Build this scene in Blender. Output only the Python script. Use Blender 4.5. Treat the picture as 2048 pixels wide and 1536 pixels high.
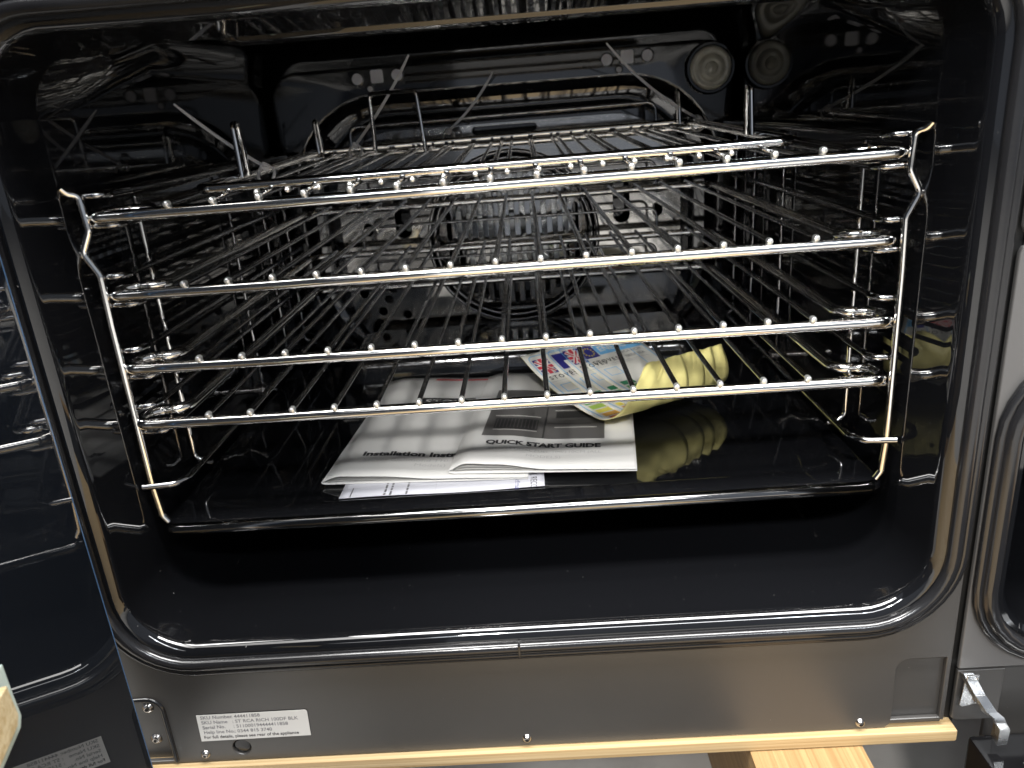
import bpy, bmesh, math, random
from mathutils import Vector, Matrix
from math import sin, cos, pi, radians, sqrt
random.seed(7)
for o in list(bpy.data.objects): bpy.data.objects.remove(o)
scene = bpy.context.scene
COL = scene.collection

# ------------------------------------------------------------------ camera, light, exposure
cam = bpy.data.cameras.new('camera'); camo = bpy.data.objects.new('camera', cam); COL.objects.link(camo)
cR = Vector((0.9972, 0.0107, -0.0744)); cF = Vector((-0.0351, 0.9415, -0.3352)); cF.normalize()
cR = (cR - cF*cR.dot(cF)).normalized(); cU = cR.cross(cF)
camo.matrix_world = Matrix(((cR.x, cU.x, -cF.x, 0.0168), (cR.y, cU.y, -cF.y, -0.3786), (cR.z, cU.z, -cF.z, 0.0298), (0, 0, 0, 1)))
cam.sensor_width = 36; cam.lens = 27.06; cam.clip_start = 0.01; cam.clip_end = 100
cam.dof.use_dof = True; cam.dof.focus_distance = 0.43; cam.dof.aperture_fstop = 14
scene.camera = camo
scene.view_settings.view_transform = 'Standard'; scene.view_settings.look = 'None'
scene.view_settings.exposure = 0.75; scene.view_settings.gamma = 1
scene.render.engine = 'CYCLES'
scene.cycles.use_denoising = True
scene.cycles.max_bounces = 10; scene.cycles.glossy_bounces = 7; scene.cycles.sample_clamp_indirect = 8
world = bpy.data.worlds.new('World'); scene.world = world; world.use_nodes = True
bg = world.node_tree.nodes['Background']; bg.inputs[0].default_value = (0.52, 0.57, 0.66, 1); bg.inputs[1].default_value = 0.33

def area(name, loc, target, sx, sy, power, color):
    l = bpy.data.lights.new(name, 'AREA'); l.shape = 'RECTANGLE'; l.size = sx; l.size_y = sy; l.energy = power; l.color = color
    o = bpy.data.objects.new(name, l); COL.objects.link(o); o.location = loc
    o.rotation_euler = (Vector(target) - Vector(loc)).to_track_quat('-Z', 'Y').to_euler()
    return o
area('roof_light_near', (-0.30, -2.0, 1.62), (0, 0.05, -0.1), 0.22, 0.18, 31, (1.0, 0.97, 0.93))
area('roof_light_left', (-0.98, -2.0, 1.62), (0, 0.05, -0.1), 0.46, 0.14, 12, (0.93, 0.97, 1.0))
area('roof_light_right', (1.00, -2.0, 1.66), (0, 0.05, -0.1), 0.26, 0.12, 4, (0.80, 0.90, 1.0))
area('roof_light_strip', (0.0, -2.55, 2.10), (0, -1.6, -0.46), 4.4, 0.32, 62, (0.98, 0.99, 1.0))
area('added_high_light', (0.1, -0.62, 2.6), (0.1, -0.60, -0.5), 3.2, 0.8, 190, (1.0, 0.985, 0.96))  # added overhead light, placed to brighten planks and floor but not the papers

# ------------------------------------------------------------------ materials
def mat(name, base, rough=0.5, metal=0.0, ior=1.5, coat=0.0, bump=0.0, bscale=200.0, rvar=0.0, rscale=40.0, cvar=0.0, cscale=30.0, trans=0.0):
    m = bpy.data.materials.new(name); m.use_nodes = True; nt = m.node_tree; b = nt.nodes['Principled BSDF']
    b.inputs['Base Color'].default_value = (*base, 1); b.inputs['Roughness'].default_value = rough
    b.inputs['Metallic'].default_value = metal; b.inputs['IOR'].default_value = ior
    b.inputs['Coat Weight'].default_value = coat; b.inputs['Coat Roughness'].default_value = 0.03
    if trans: b.inputs['Transmission Weight'].default_value = trans
    tc = nt.nodes.new('ShaderNodeTexCoord')
    def noise(scale, detail=4):
        n = nt.nodes.new('ShaderNodeTexNoise'); n.inputs['Scale'].default_value = scale; n.inputs['Detail'].default_value = detail
        nt.links.new(tc.outputs['Object'], n.inputs['Vector']); return n
    if bump:
        n = noise(bscale); bp = nt.nodes.new('ShaderNodeBump'); bp.inputs['Strength'].default_value = bump; bp.inputs['Distance'].default_value = 0.001
        nt.links.new(n.outputs['Fac'], bp.inputs['Height']); nt.links.new(bp.outputs['Normal'], b.inputs['Normal'])
    if rvar:
        n = noise(rscale); mr = nt.nodes.new('ShaderNodeMapRange'); mr.inputs['From Min'].default_value = 0.3; mr.inputs['From Max'].default_value = 0.75
        mr.inputs['To Min'].default_value = max(0.01, rough - rvar*0.3); mr.inputs['To Max'].default_value = rough + rvar
        nt.links.new(n.outputs['Fac'], mr.inputs['Value']); nt.links.new(mr.outputs['Result'], b.inputs['Roughness'])
    if cvar:
        n = noise(cscale, 6); mx = nt.nodes.new('ShaderNodeMix'); mx.data_type = 'RGBA'
        mx.inputs[6].default_value = (*[c*(1 - cvar) for c in base], 1); mx.inputs[7].default_value = (*[min(1, c*(1 + cvar)) for c in base], 1)
        nt.links.new(n.outputs['Fac'], mx.inputs[0]); nt.links.new(mx.outputs[2], b.inputs['Base Color'])
    return m

def dusty(m, amount=0.5, scale=900.0, thr=0.76):
    """sparse pale dust specks mixed into the base colour"""
    nt = m.node_tree; b = nt.nodes['Principled BSDF']
    tc = nt.nodes.new('ShaderNodeTexCoord'); n = nt.nodes.new('ShaderNodeTexNoise'); n.inputs['Scale'].default_value = scale; n.inputs['Detail'].default_value = 1
    nt.links.new(tc.outputs['Object'], n.inputs['Vector'])
    r = nt.nodes.new('ShaderNodeValToRGB'); c = b.inputs['Base Color'].default_value
    r.color_ramp.elements[0].position = thr; r.color_ramp.elements[0].color = tuple(c)
    r.color_ramp.elements[1].position = min(1, thr + 0.06); r.color_ramp.elements[1].color = (amount, amount, amount*0.97, 1)
    nt.links.new(n.outputs['Fac'], r.inputs['Fac']); nt.links.new(r.outputs['Color'], b.inputs['Base Color'])
    return m

def wood(name, light, dark, scale, axis='X', rough=0.55):
    m = bpy.data.materials.new(name); m.use_nodes = True; nt = m.node_tree; b = nt.nodes['Principled BSDF']
    tc = nt.nodes.new('ShaderNodeTexCoord'); mp = nt.nodes.new('ShaderNodeMapping')
    mp.inputs['Scale'].default_value = (2.0, scale, scale) if axis == 'X' else (scale, 2.0, scale)
    nt.links.new(tc.outputs['Object'], mp.inputs['Vector'])
    n = nt.nodes.new('ShaderNodeTexNoise'); n.inputs['Scale'].default_value = 1.6; n.inputs['Detail'].default_value = 7; n.inputs['Distortion'].default_value = 0.7
    nt.links.new(mp.outputs['Vector'], n.inputs['Vector'])
    r = nt.nodes.new('ShaderNodeValToRGB'); r.color_ramp.elements[0].position = 0.36; r.color_ramp.elements[0].color = (*dark, 1)
    r.color_ramp.elements[1].position = 0.62; r.color_ramp.elements[1].color = (*light, 1)
    nt.links.new(n.outputs['Fac'], r.inputs['Fac']); nt.links.new(r.outputs['Color'], b.inputs['Base Color'])
    bp = nt.nodes.new('ShaderNodeBump'); bp.inputs['Strength'].default_value = 0.25; bp.inputs['Distance'].default_value = 0.001
    nt.links.new(n.outputs['Fac'], bp.inputs['Height']); nt.links.new(bp.outputs['Normal'], b.inputs['Normal'])
    b.inputs['Roughness'].default_value = rough
    return m

M = {}
M['enamel'] = dusty(mat('black_enamel', (0.004, 0.0042, 0.005), 0.03, ior=1.66, bump=0.006, bscale=60, rvar=0.03, rscale=25), 0.25, 700, 0.80)
M['rear_enamel'] = mat('rear_black_enamel', (0.005, 0.005, 0.0055), 0.06, ior=1.9, bump=0.03, bscale=22, rvar=0.04, rscale=30)
M['cover'] = mat('fan_cover_steel', (0.46, 0.45, 0.43), 0.07, metal=1.0, bump=0.04, bscale=25, rvar=0.04, rscale=30)
M['chrome'] = mat('chromed_wire', (0.80, 0.79, 0.77), 0.075, metal=1.0, bump=0.008, bscale=300, rvar=0.05, rscale=60)
M['shaded_chrome'] = mat('shaded_chromed_wire', (0.38, 0.38, 0.385), 0.06, metal=1.0, bump=0.01, bscale=300, rvar=0.05, rscale=80)  # darker chrome copy: reflections of the dark oven interior put into its colour
M['cut'] = mat('cut_wire_end', (0.92, 0.92, 0.90), 0.28, metal=0.85, bump=0.5, bscale=900)
M['panel'] = dusty(mat('satin_charcoal_paint', (0.036, 0.034, 0.032), 0.40, ior=1.74, bump=0.05, bscale=1500, rvar=0.06, rscale=20), 0.20, 800, 0.79)
M['panel_grey'] = dusty(mat('satin_grey_paint', (0.085, 0.083, 0.082), 0.36, ior=1.55, bump=0.05, bscale=1500), 0.3, 800, 0.79)
M['gasket'] = mat('black_rubber', (0.010, 0.010, 0.011), 0.16, ior=1.55, bump=0.06, bscale=120, rvar=0.08, rscale=40)
M['glass'] = dusty(mat('black_door_glass', (0.0085, 0.0105, 0.0145), 0.012, ior=1.62, rvar=0.02, rscale=12), 0.2, 420, 0.80)
M['edge_glint'] = mat('glass_edge_glint', (0.07, 0.14, 0.26), 0.12, ior=1.5)  # blue of the sky highlight, put into the colour
M['lip'] = mat('lip_highlight_metal', (0.26, 0.26, 0.26), 0.12, metal=1.0, bump=0.03, bscale=60)  # metal tone on the enamel lip, put in for its strong highlight
M['liner'] = mat('matt_black_liner', (0.006, 0.006, 0.0065), 0.34, ior=1.30)
M['dark'] = mat('dark_void', (0.004, 0.004, 0.004), 0.6)
M['screw'] = mat('zinc_screw', (0.42, 0.40, 0.38), 0.25, metal=1.0, bump=0.15, bscale=500)
M['zinc'] = mat('galvanised_steel', (0.72, 0.73, 0.73), 0.24, metal=1.0, bump=0.08, bscale=300, rvar=0.15, rscale=90)
M['lamp'] = mat('frosted_lamp_glass', (0.66, 0.64, 0.54), 0.14, ior=1.5, coat=0.6, bump=0.6, bscale=90, cvar=0.40, cscale=110)
M['ceramic'] = mat('white_insulation', (0.90, 0.90, 0.95), 0.6)
M['paper'] = mat('white_paper', (0.64, 0.63, 0.605), 0.45, bump=0.05, bscale=300)
M['paper_cool'] = mat('cool_white_paper', (0.62, 0.62, 0.67), 0.5)
M['label'] = mat('label_paper', (0.74, 0.72, 0.65), 0.40)
M['yellow'] = mat('yellow_backing', (0.78, 0.69, 0.27), 0.42, cvar=0.08, cscale=60)
M['ink'] = mat('black_ink', (0.012, 0.012, 0.014), 0.5)
M['grey_ink'] = mat('grey_ink', (0.50, 0.49, 0.48), 0.5)
M['mid_ink'] = mat('mid_grey_ink', (0.19, 0.19, 0.20), 0.5)
M['photo_grey'] = mat('printed_cooker_grey', (0.115, 0.110, 0.105), 0.4, cvar=0.15, cscale=40)
M['photo_dark'] = mat('printed_cooker_dark', (0.035, 0.034, 0.034), 0.4)
M['photo_light'] = mat('printed_cooker_light', (0.50, 0.48, 0.45), 0.4)
M['red'] = mat('red_ink', (0.55, 0.03, 0.05), 0.5)
M['pink'] = mat('pink_ink', (0.62, 0.22, 0.30), 0.5)
M['lilac'] = mat('lilac_ink', (0.66, 0.64, 0.78), 0.5)
M['blue'] = mat('dark_blue_ink', (0.03, 0.03, 0.22), 0.5)
M['sky'] = mat('light_blue_ink', (0.18, 0.47, 0.76), 0.5)
M['gold'] = mat('gold_ink', (0.80, 0.60, 0.05), 0.5)
for i, c in enumerate([(0.03, 0.22, 0.10), (0.12, 0.38, 0.10), (0.38, 0.55, 0.10), (0.80, 0.70, 0.12), (0.75, 0.40, 0.08), (0.70, 0.18, 0.06), (0.60, 0.05, 0.05)]): M['band%d' % i] = mat('energy_band_ink_%d' % i, c, 0.5)
M['nylon'] = mat('white_nylon', (0.66, 0.66, 0.68), 0.35, trans=0.0)
M['pine'] = wood('pine_wood', (0.46, 0.345, 0.19), (0.33, 0.22, 0.10), 330, 'X')
M['pine_y'] = wood('pine_wood_lengthways', (0.31, 0.195, 0.085), (0.22, 0.13, 0.05), 260, 'Y')
M['pale_wood'] = wood('pale_wood', (0.66, 0.56, 0.36), (0.50, 0.38, 0.20), 220, 'X')
M['film'] = mat('pale_film', (0.55, 0.66, 0.62), 0.2)
M['concrete'] = mat('concrete', (0.30, 0.29, 0.275), 0.7, bump=0.3, bscale=60, cvar=0.35, cscale=18)

# ------------------------------------------------------------------ helpers
def finish(name, me, m, parent=None, smooth=True, angle=38):
    ms = m if isinstance(m, (list, tuple)) else [m]
    for x in ms: me.materials.append(M[x])
    if smooth:
        me.shade_smooth(); me.set_sharp_from_angle(angle=radians(angle))
    o = bpy.data.objects.new(name, me); COL.objects.link(o)
    if smooth and angle < 45:
        w = o.modifiers.new('weighted', 'WEIGHTED_NORMAL'); w.weight = 90; w.keep_sharp = True
    if parent is not None: o.parent = parent
    return o
def meshobj(name, vs, fs, m, parent=None, smooth=True, angle=38, fm=None):
    me = bpy.data.meshes.new(name); me.from_pydata([tuple(v) for v in vs], [], fs); me.update()
    bm = bmesh.new(); bm.from_mesh(me); bmesh.ops.recalc_face_normals(bm, faces=bm.faces) if fm is None else None
    bm.to_mesh(me); bm.free()
    if fm is not None:
        for p, i in zip(me.polygons, fm): p.material_index = i
    return finish(name, me, m, parent, smooth, angle)
def empty(name, loc=(0, 0, 0), label=None, cat=None, group=None):
    o = bpy.data.objects.new(name, None); COL.objects.link(o); o.location = loc; o.empty_display_size = 0.02
    tag(o, label, cat, group); return o
def tag(o, label=None, cat=None, group=None, kind=None):
    if label: o['label'] = label
    if cat: o['category'] = cat
    if group: o['group'] = group
    if kind: o['kind'] = kind
    return o
def fillet(pts, r, n=5):
    pts = [Vector(p) for p in pts]; out = [pts[0]]
    for i in range(1, len(pts) - 1):
        a, b, c = pts[i-1], pts[i], pts[i+1]; u = (a - b); v = (c - b); lu, lv = u.length, v.length
        if lu < 1e-9 or lv < 1e-9: continue
        u /= lu; v /= lv; ang = u.angle(v)
        if ang > pi - 0.02: out.append(b); continue
        rr_ = r[i] if isinstance(r, (list, tuple)) else r
        d = min(rr_/math.tan(ang/2), lu*0.49, lv*0.49); rad = d*math.tan(ang/2)
        cen = b + (u + v).normalized()*(rad/sin(ang/2)); p0 = b + u*d - cen; p1 = b + v*d - cen
        tot = p0.angle(p1)
        for k in range(n + 1):
            t = k/n; out.append(cen + (p0*sin((1 - t)*tot) + p1*sin(t*tot))/sin(tot))
    out.append(pts[-1]); return out
def tube_geo(pts, r, seg=10, closed=False, cap=True):
    pts = [Vector(p) for p in pts]; n = len(pts); vs = []; fs = []
    T = []
    for i in range(n):
        a = pts[(i-1) % n] if (closed or i > 0) else pts[i]; b = pts[(i+1) % n] if (closed or i < n-1) else pts[i]
        T.append((b - a).normalized())
    ref = Vector((0, 0, 1)) if abs(T[0].z) < 0.9 else Vector((1, 0, 0))
    N = (ref - T[0]*ref.dot(T[0])).normalized()
    for i in range(n):
        if i: 
            q = T[i-1].rotation_difference(T[i]); N = q @ N; N = (N - T[i]*N.dot(T[i])).normalized()
        B = T[i].cross(N); rad = r[i] if isinstance(r, (list, tuple)) else r
        for k in range(seg):
            a = 2*pi*k/seg; vs.append(pts[i] + (N*cos(a) + B*sin(a))*rad)
    m_ = n if closed else n - 1
    for i in range(m_):
        for k in range(seg):
            a = i*seg + k; b = i*seg + (k+1) % seg; j = ((i+1) % n)*seg
            fs.append((a, b, j + (k+1) % seg, j + k))
    if cap and not closed:
        fs.append(tuple(range(seg))[::-1]); fs.append(tuple((n-1)*seg + k for k in range(seg)))
    return vs, fs
def tube(name, pts, r, m, parent=None, seg=10, closed=False):
    vs, fs = tube_geo(pts, r, seg, closed); return meshobj(name, vs, fs, m, parent, angle=50)
def rr(hx, hy, r, n=8, cx=0, cy=0):
    out = []
    for sx, sy, a0 in ((1, -1, -pi/2), (1, 1, 0), (-1, 1, pi/2), (-1, -1, pi)):
        for k in range(n + 1):
            a = a0 + pi/2*k/n; out.append((cx + sx*(hx - r) + r*cos(a), cy + sy*(hy - r) + r*sin(a)))
    return out
def loft(name, loops, m, parent=None, fill_last=True, fill_first=False, closed=False, angle=30):
    n = len(loops[0]); vs = [v for l in loops for v in l]; fs = []
    L = len(loops)
    for i in range(L if closed else L - 1):
        j = (i + 1) % L
        for k in range(n): fs.append((i*n + k, i*n + (k+1) % n, j*n + (k+1) % n, j*n + k))
    if fill_last and not closed: fs.append(tuple((L-1)*n + k for k in range(n)))
    if fill_first and not closed: fs.append(tuple(range(n))[::-1])
    return meshobj(name, vs, fs, m, parent, angle=angle)
def curve_mesh(cu, mapf):
    ob = bpy.data.objects.new('tmp', cu); COL.objects.link(ob)
    dg = bpy.context.evaluated_depsgraph_get(); ev = ob.evaluated_get(dg); me = bpy.data.meshes.new_from_object(ev)
    bpy.data.objects.remove(ob); bpy.data.curves.remove(cu)
    for v in me.vertices: v.co = mapf(v.co)
    me.update(); return me
def plate(name, outer, holes, thick, m, mapf, parent=None, bevel=0.0006):
    """flat sheet with real holes; outline in (x,y), mapf takes (x,y,depth 0..thick)"""
    cu = bpy.data.curves.new('p', 'CURVE'); cu.dimensions = '2D'; cu.fill_mode = 'BOTH'
    for lp in [outer] + holes:
        s = cu.splines.new('POLY'); s.points.add(len(lp) - 1); s.use_cyclic_u = True
        for p, q in zip(s.points, lp): p.co = (q[0], q[1], 0, 1)
    cu.extrude = max(thick/2 - bevel, 1e-5); cu.bevel_depth = bevel; cu.bevel_resolution = 2; cu.offset = -bevel
    me = curve_mesh(cu, lambda c: mapf(c.x, c.y, c.z + thick/2))
    bm = bmesh.new(); bm.from_mesh(me); bmesh.ops.remove_doubles(bm, verts=bm.verts, dist=1e-6); bmesh.ops.recalc_face_normals(bm, faces=bm.faces); bm.to_mesh(me); bm.free()
    return finish(name, me, m, parent, True, 30)
def text(name, body, size, mapf, m, parent, bold=0.0, align='LEFT', spacing=1.0, sx=1.0):
    cu = bpy.data.curves.new('t', 'FONT'); cu.body = body; cu.size = size; cu.align_x = align; cu.offset = bold; cu.space_character = spacing; cu.resolution_u = 3
    me = curve_mesh(cu, lambda c: mapf(c.x*sx, c.y))
    o = finish(name, me, m, parent, False); return o
def lathe(name, prof, m, parent, loc, axis='-Y', seg=28, angle=35):
    """prof: (radius, height along axis)"""
    vs = []; fs = []
    for r_, h in prof:
        for k in range(seg):
            a = 2*pi*k/seg; c, s = r_*cos(a), r_*sin(a)
            p = {'-Y': (c, -h, s), 'X': (h, c, s), '-X': (-h, c, s), 'Z': (c, s, h)}[axis]
            vs.append(Vector(p) + Vector(loc))
    for i in range(len(prof) - 1):
        for k in range(seg): fs.append((i*seg + k, i*seg + (k+1) % seg, (i+1)*seg + (k+1) % seg, (i+1)*seg + k))
    fs.append(tuple(range(seg))); fs.append(tuple((len(prof)-1)*seg + k for k in range(seg)))
    return meshobj(name, vs, fs, m, parent, angle=angle)
def box(name, lo, hi, m, parent=None, bev=0.0):
    me = bpy.data.meshes.new(name); bm = bmesh.new(); bmesh.ops.create_cube(bm, size=1)
    for v in bm.verts: v.co = Vector([(lo[i] + hi[i])/2 + v.co[i]*(hi[i] - lo[i]) for i in range(3)])
    if bev: bmesh.ops.bevel(bm, geom=list(bm.edges), offset=bev, segments=2, affect='EDGES', profile=0.6)
    bm.to_mesh(me); bm.free(); return finish(name, me, m, parent, True, 30)
def dup(o, parent=None):
    c = o.copy(); COL.objects.link(c); c.parent = parent
    for ch in list(o.children): dup(ch, c)
    return c

# ------------------------------------------------------------------ setting
YF = -0.04                       # front face of the cooker
fl = box('floor', (-6, -6, -0.50), (6, 3, -0.46), 'concrete'); tag(fl, 'grey concrete floor seen under the wooden pallet', 'floor', kind='structure')
pal = empty('pallet', (0, 0, -0.35), 'pale pine pallet carrying the black cooker', 'pallet')
def pplank(lo, hi, m, seed):
    o = box('plank', Vector(lo) - Vector((0, 0, -0.35)), Vector(hi) - Vector((0, 0, -0.35)), m, pal, 0.0012); return o
pplank((-0.62, -0.044, -0.3145), (0.2325, 0.06, -0.3070), 'pine', 1)
pplank((-0.16, -0.40, -0.3145), (0.24, -0.12, -0.3070), 'pine', 2)
for x in (-0.56, 0.120, 0.52): pplank((x, -0.42, -0.3370), (x + 0.062, 0.5, -0.3150), 'pine_y', 3)
pplank((-0.62, 0.28, -0.3145), (0.70, 0.42, -0.3070), 'pine', 4)
for x in (-0.55, 0.13, 0.53): pplank((x, -0.39, -0.4600), (x + 0.05, 0.45, -0.3380), 'pine_y', 5)

# ------------------------------------------------------------------ the cooker
ck = empty('range_cooker', (0, 0, 0), 'black range cooker with its main oven open, enamel cavity and charcoal front', 'cooker')
HX, ZB, ZT = 0.2085, -0.2275, 0.0725
CZ, HZ = (ZB + ZT)/2, (ZT - ZB)/2
def loopxz(off, y, r=0.032, hx=HX, hz=HZ, cz=CZ, cx=0.0, n=10): return [(x, y, z) for x, z in rr(hx + off, hz + off, max(0.002, r + off), n, cx, cz)]
# enamelled liner of the cavity: rolled lip, walls, rounded back
def lip(rad, y0, o0): return [(o0 + rad*(1 - sin(a)), y0 - rad*cos(a)) for a in [pi*(0.02 + 0.48*k/8) for k in range(9)]]
prof = [(0.0085, -0.0380)] + [(o, y) for o, y in lip(0.0075, -0.0340, 0.0)] + [(-0.0003, -0.0315), (-0.0006, -0.0295), (-0.0038, -0.0080), (-0.0040, -0.0062), (-0.0040, 0.03), (-0.0040, 0.07), (-0.0040, 0.12), (-0.0040, 0.22), (-0.0040, 0.350), (-0.0042, 0.352), (-0.006, 0.359), (-0.010, 0.363), (-0.016, 0.365)]
def rise(y): t = min(1, max(0, (y + 0.02)/0.16)); return 0.024*t*t*(3 - 2*t)
cav = loft('cavity_liner', [loopxz(o, y, hz=HZ + rise(y)/2, cz=CZ + rise(y)/2) for o, y in prof], 'enamel', ck)
# ridge across the cavity ceiling, ahead of the grill
RP = [(0.0095, 0.1000), (0.0112, 0.0800), (0.0120, 0.0772), (0.0160, 0.0700), (0.0172, 0.0684), (0.0192, 0.0676), (0.0300, 0.0690), (0.0420, 0.0800), (0.0480, 0.1000)]
loft('ceiling_ridge', [[(x, 0.028 + (y - 0.028)*k, 0.1000 + (z - 0.1000)*k) for y, z in RP] for x, k in ((-0.132, 0.55), (-0.128, 0.82), (-0.122, 0.95), (-0.114, 1.0), (-0.112, 1.0), (0.158, 1.0), (0.160, 1.0), (0.168, 0.95), (0.174, 0.82), (0.178, 0.55))], 'enamel', ck, True, True, angle=40)
# door seal round the opening: two beads
def bead(name, off, y, r, parent, m='gasket', rad=0.032, **kw):
    loops = []
    for k in range(10):
        a = 2*pi*k/10; loops.append([(x, y + r*1.0*sin(a), z) for x, _, z in loopxz(off + r*cos(a), 0, rad, **kw)])
    return loft(name, loops, m, parent, closed=True, angle=60)
seal = bead('door_seal', 0.0098, -0.0425, 0.0036, ck)
bead('outer_bead', 0.0150, -0.0412, 0.0026, seal)
box('seal_joint', (-0.0035, -0.0467, ZB - 0.0135), (-0.0022, -0.0420, ZB - 0.0062), 'gasket', seal, 0.0004)
# front panel with hole and hinge recesses
def mfront(y): return lambda x, z, d: Vector((x, y + 0.0 + d, z))
gx0, gx1 = -0.2400, 0.2262
front_out = [(gx0, -0.3065), (0.1945, -0.3065), (0.1972, -0.3040), (gx1, -0.3030), (gx1, 0.14), (gx0, 0.14)]
recL = [(gx0 + 0.004, -0.3045)] + [(-0.2030, -0.3045)] + [(-0.2030 - 0.008 + 0.008*cos(a), -0.2690 + 0.008*sin(a)) for a in [k*pi/12 for k in range(7)]] + [(gx0 + 0.004, -0.2610)]
recR = [(0.2235, -0.3010), (0.2235, -0.2610)] + [(0.1975 + 0.007 - 0.007*sin(a), -0.2680 + 0.007*cos(a)) for a in [k*pi/12 for k in range(7)]] + [(0.1975, -0.3010)]
plug = [(-0.1642 + 0.0052*cos(2*pi*k/20), -0.2972 + 0.0052*sin(2*pi*k/20)) for k in range(20)]
plate('front_panel', front_out, [rr(HX + 0.0065, HZ + 0.0065, 0.0385, 10, 0, CZ), recL, recR, plug], 0.0030, 'panel', mfront(YF), ck, 0.0007)
plate('hinge_recess_plate', [(gx0 + 0.001, -0.3075), (-0.2000, -0.3075), (-0.2000, -0.2585), (gx0 + 0.001, -0.2585)], [], 0.001, 'panel', mfront(YF + 0.0055), ck, 0.0002)
plate('blank_recess_plate', [(0.1950, -0.3070), (0.2262, -0.3070), (0.2262, -0.2585), (0.1950, -0.2585)], [], 0.0010, 'panel', mfront(YF + 0.0033), ck, 0.0002)
tube('recess_shade_line', [(x, YF + 0.0002, z) for x, z in recL[1:]], 0.0015, 'gasket', ck, 8)  # black line added for the shade in the step round the recess
lathe('rubber_plug', [(0.0049, 0), (0.0049, 0.0006), (0.0040, 0.0012), (0.0, 0.0013)], 'gasket', ck, (-0.1642, YF + 0.0022, -0.2972))
def screw(x, z, y, r=0.0028):
    s = lathe('screw', [(r*1.25, 0), (r*1.25, 0.0004), (r*1.0, 0.0012), (r*0.75, 0.0018), (r*0.45, 0.0021)], 'screw', ck, (x, y, z), seg=18)
    lathe('socket', [(r*0.40, 0), (r*0.40, 0.0023), (r*0.36, 0.0023)], 'dark', s, (x, y, z), seg=6)
for x, z in ((-0.2147, -0.2712), (-0.2148, -0.2932)): screw(x, z, YF + 0.0056, 0.0027)
for x, z in ((-0.1857, -0.3009), (-0.0031, -0.3010), (0.1808, -0.3020)): screw(x, z, YF + 0.0002, 0.0022)
# sticker
st = plate('serial_sticker', [(-0.1858, -0.2912), (-0.1235, -0.2906), (-0.1230, -0.2738), (-0.1240, -0.2728), (-0.1852, -0.2730)], [], 0.0002, 'paper', mfront(YF - 0.0006), ck, 0.00003)
tag(st, 'white sticker with five lines of printed serial details')
def mst(x0, z0): return lambda u, v: Vector((x0 + u + 0.0, YF - 0.00068, z0 + v + u*0.006))
rows = [('SKU Number', ': 444411858'), ('SKU Name', ': ST RCA RICH 100DF BLK'), ('Serial No.', ': 511000194444411858'), ('Help line No.', ': 0344 815 3740')]
for i, (a, b) in enumerate(rows):
    z = -0.2758 - i*0.0034
    text('printed_line', a, 0.0031, mst(-0.1833, z), 'mid_ink', st, 0.00004, sx=1.05); text('printed_line', b, 0.0031, mst(-0.1658, z), 'mid_ink', st, 0.00004, sx=1.05)
text('printed_line', 'For full details, please see rear of the appliance', 0.0029, mst(-0.1838, -0.2894), 'ink', st, 0.00004, sx=0.98)

# base plate of the oven floor: raised, rolled front lip, sunk middle
def lxy(hx, hy, r, z, cy=0.1675, n=8): return [(x, y, z) for x, y in rr(hx, hy, r, n, 0, cy)]
FL = -0.1775
loft('floor_plate', [lxy(0.1940, 0.1595, 0.006, -0.1825), lxy(0.1985, 0.1640, 0.008, -0.1830), lxy(0.2008, 0.1663, 0.008, -0.1822), lxy(0.2019, 0.1674, 0.008, -0.1803), lxy(0.2017, 0.1672, 0.008, -0.1778), lxy(0.2007, 0.1662, 0.008, -0.1762), lxy(0.1992, 0.1647, 0.008, -0.1752), lxy(0.1972, 0.1627, 0.008, -0.1750), lxy(0.1850, 0.1520, 0.020, -0.1750), lxy(0.1838, 0.1510, 0.020, -0.1752), lxy(0.1780, 0.1500, 0.019, -0.1760), lxy(0.1700, 0.1494, 0.0185, -0.1767), lxy(0.1600, 0.1488, 0.018, -0.1772), lxy(0.1480, 0.1480, 0.017, -0.1775)], 'enamel', ck, fill_first=True)
tube('rolled_lip', [(-0.1965, 0.006, -0.1792), (-0.1930, 0.0008, -0.1790), (0.0, 0.0004, -0.1790), (0.1930, 0.0008, -0.1790), (0.1965, 0.006, -0.1792)], 0.0036, 'lip', ck, 16)
loft('burner_cover', [[(x, y, z) for x, y in rr(hx, hy, r, 8, 0.004, 0.2775)] for hx, hy, r, z in ((0.153, 0.0520, 0.022, -0.1772), (0.152, 0.0510, 0.022, -0.1690), (0.1500, 0.0490, 0.021, -0.1620), (0.1460, 0.0450, 0.019, -0.1580), (0.141, 0.040, 0.017, -0.1570))], 'rear_enamel', ck)

# rear panel with sunken fan bay
def lb(hx, hz, r, y, cz=-0.061, cx=0.0): return [(x, y, z) for x, z in rr(hx, hz, r, 10, cx, cz)]
rp = loft('rear_panel', [lb(0.2010, 0.1350, 0.026, 0.3645), lb(0.2010, 0.1350, 0.026, 0.3390), lb(0.2000, 0.1340, 0.025, 0.3360), lb(0.1970, 0.1310, 0.022, 0.3345)] + [lb(hx, (zt + 0.188)/2, r, y, (zt - 0.188)/2) for hx, zt, r, y in ((0.1900, 0.0520, 0.082, 0.3345), (0.1880, 0.0500, 0.080, 0.3355), (0.1850, 0.0470, 0.078, 0.3440), (0.1800, 0.0420, 0.074, 0.3500), (0.1720, 0.0350, 0.070, 0.3520), (0.1690, 0.0320, 0.068, 0.3515), (0.1665, 0.0295, 0.067, 0.3470), (0.1640, 0.0270, 0.065, 0.3445), (0.1560, 0.0190, 0.060, 0.3440))], 'rear_enamel', ck, fill_last=False)
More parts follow.
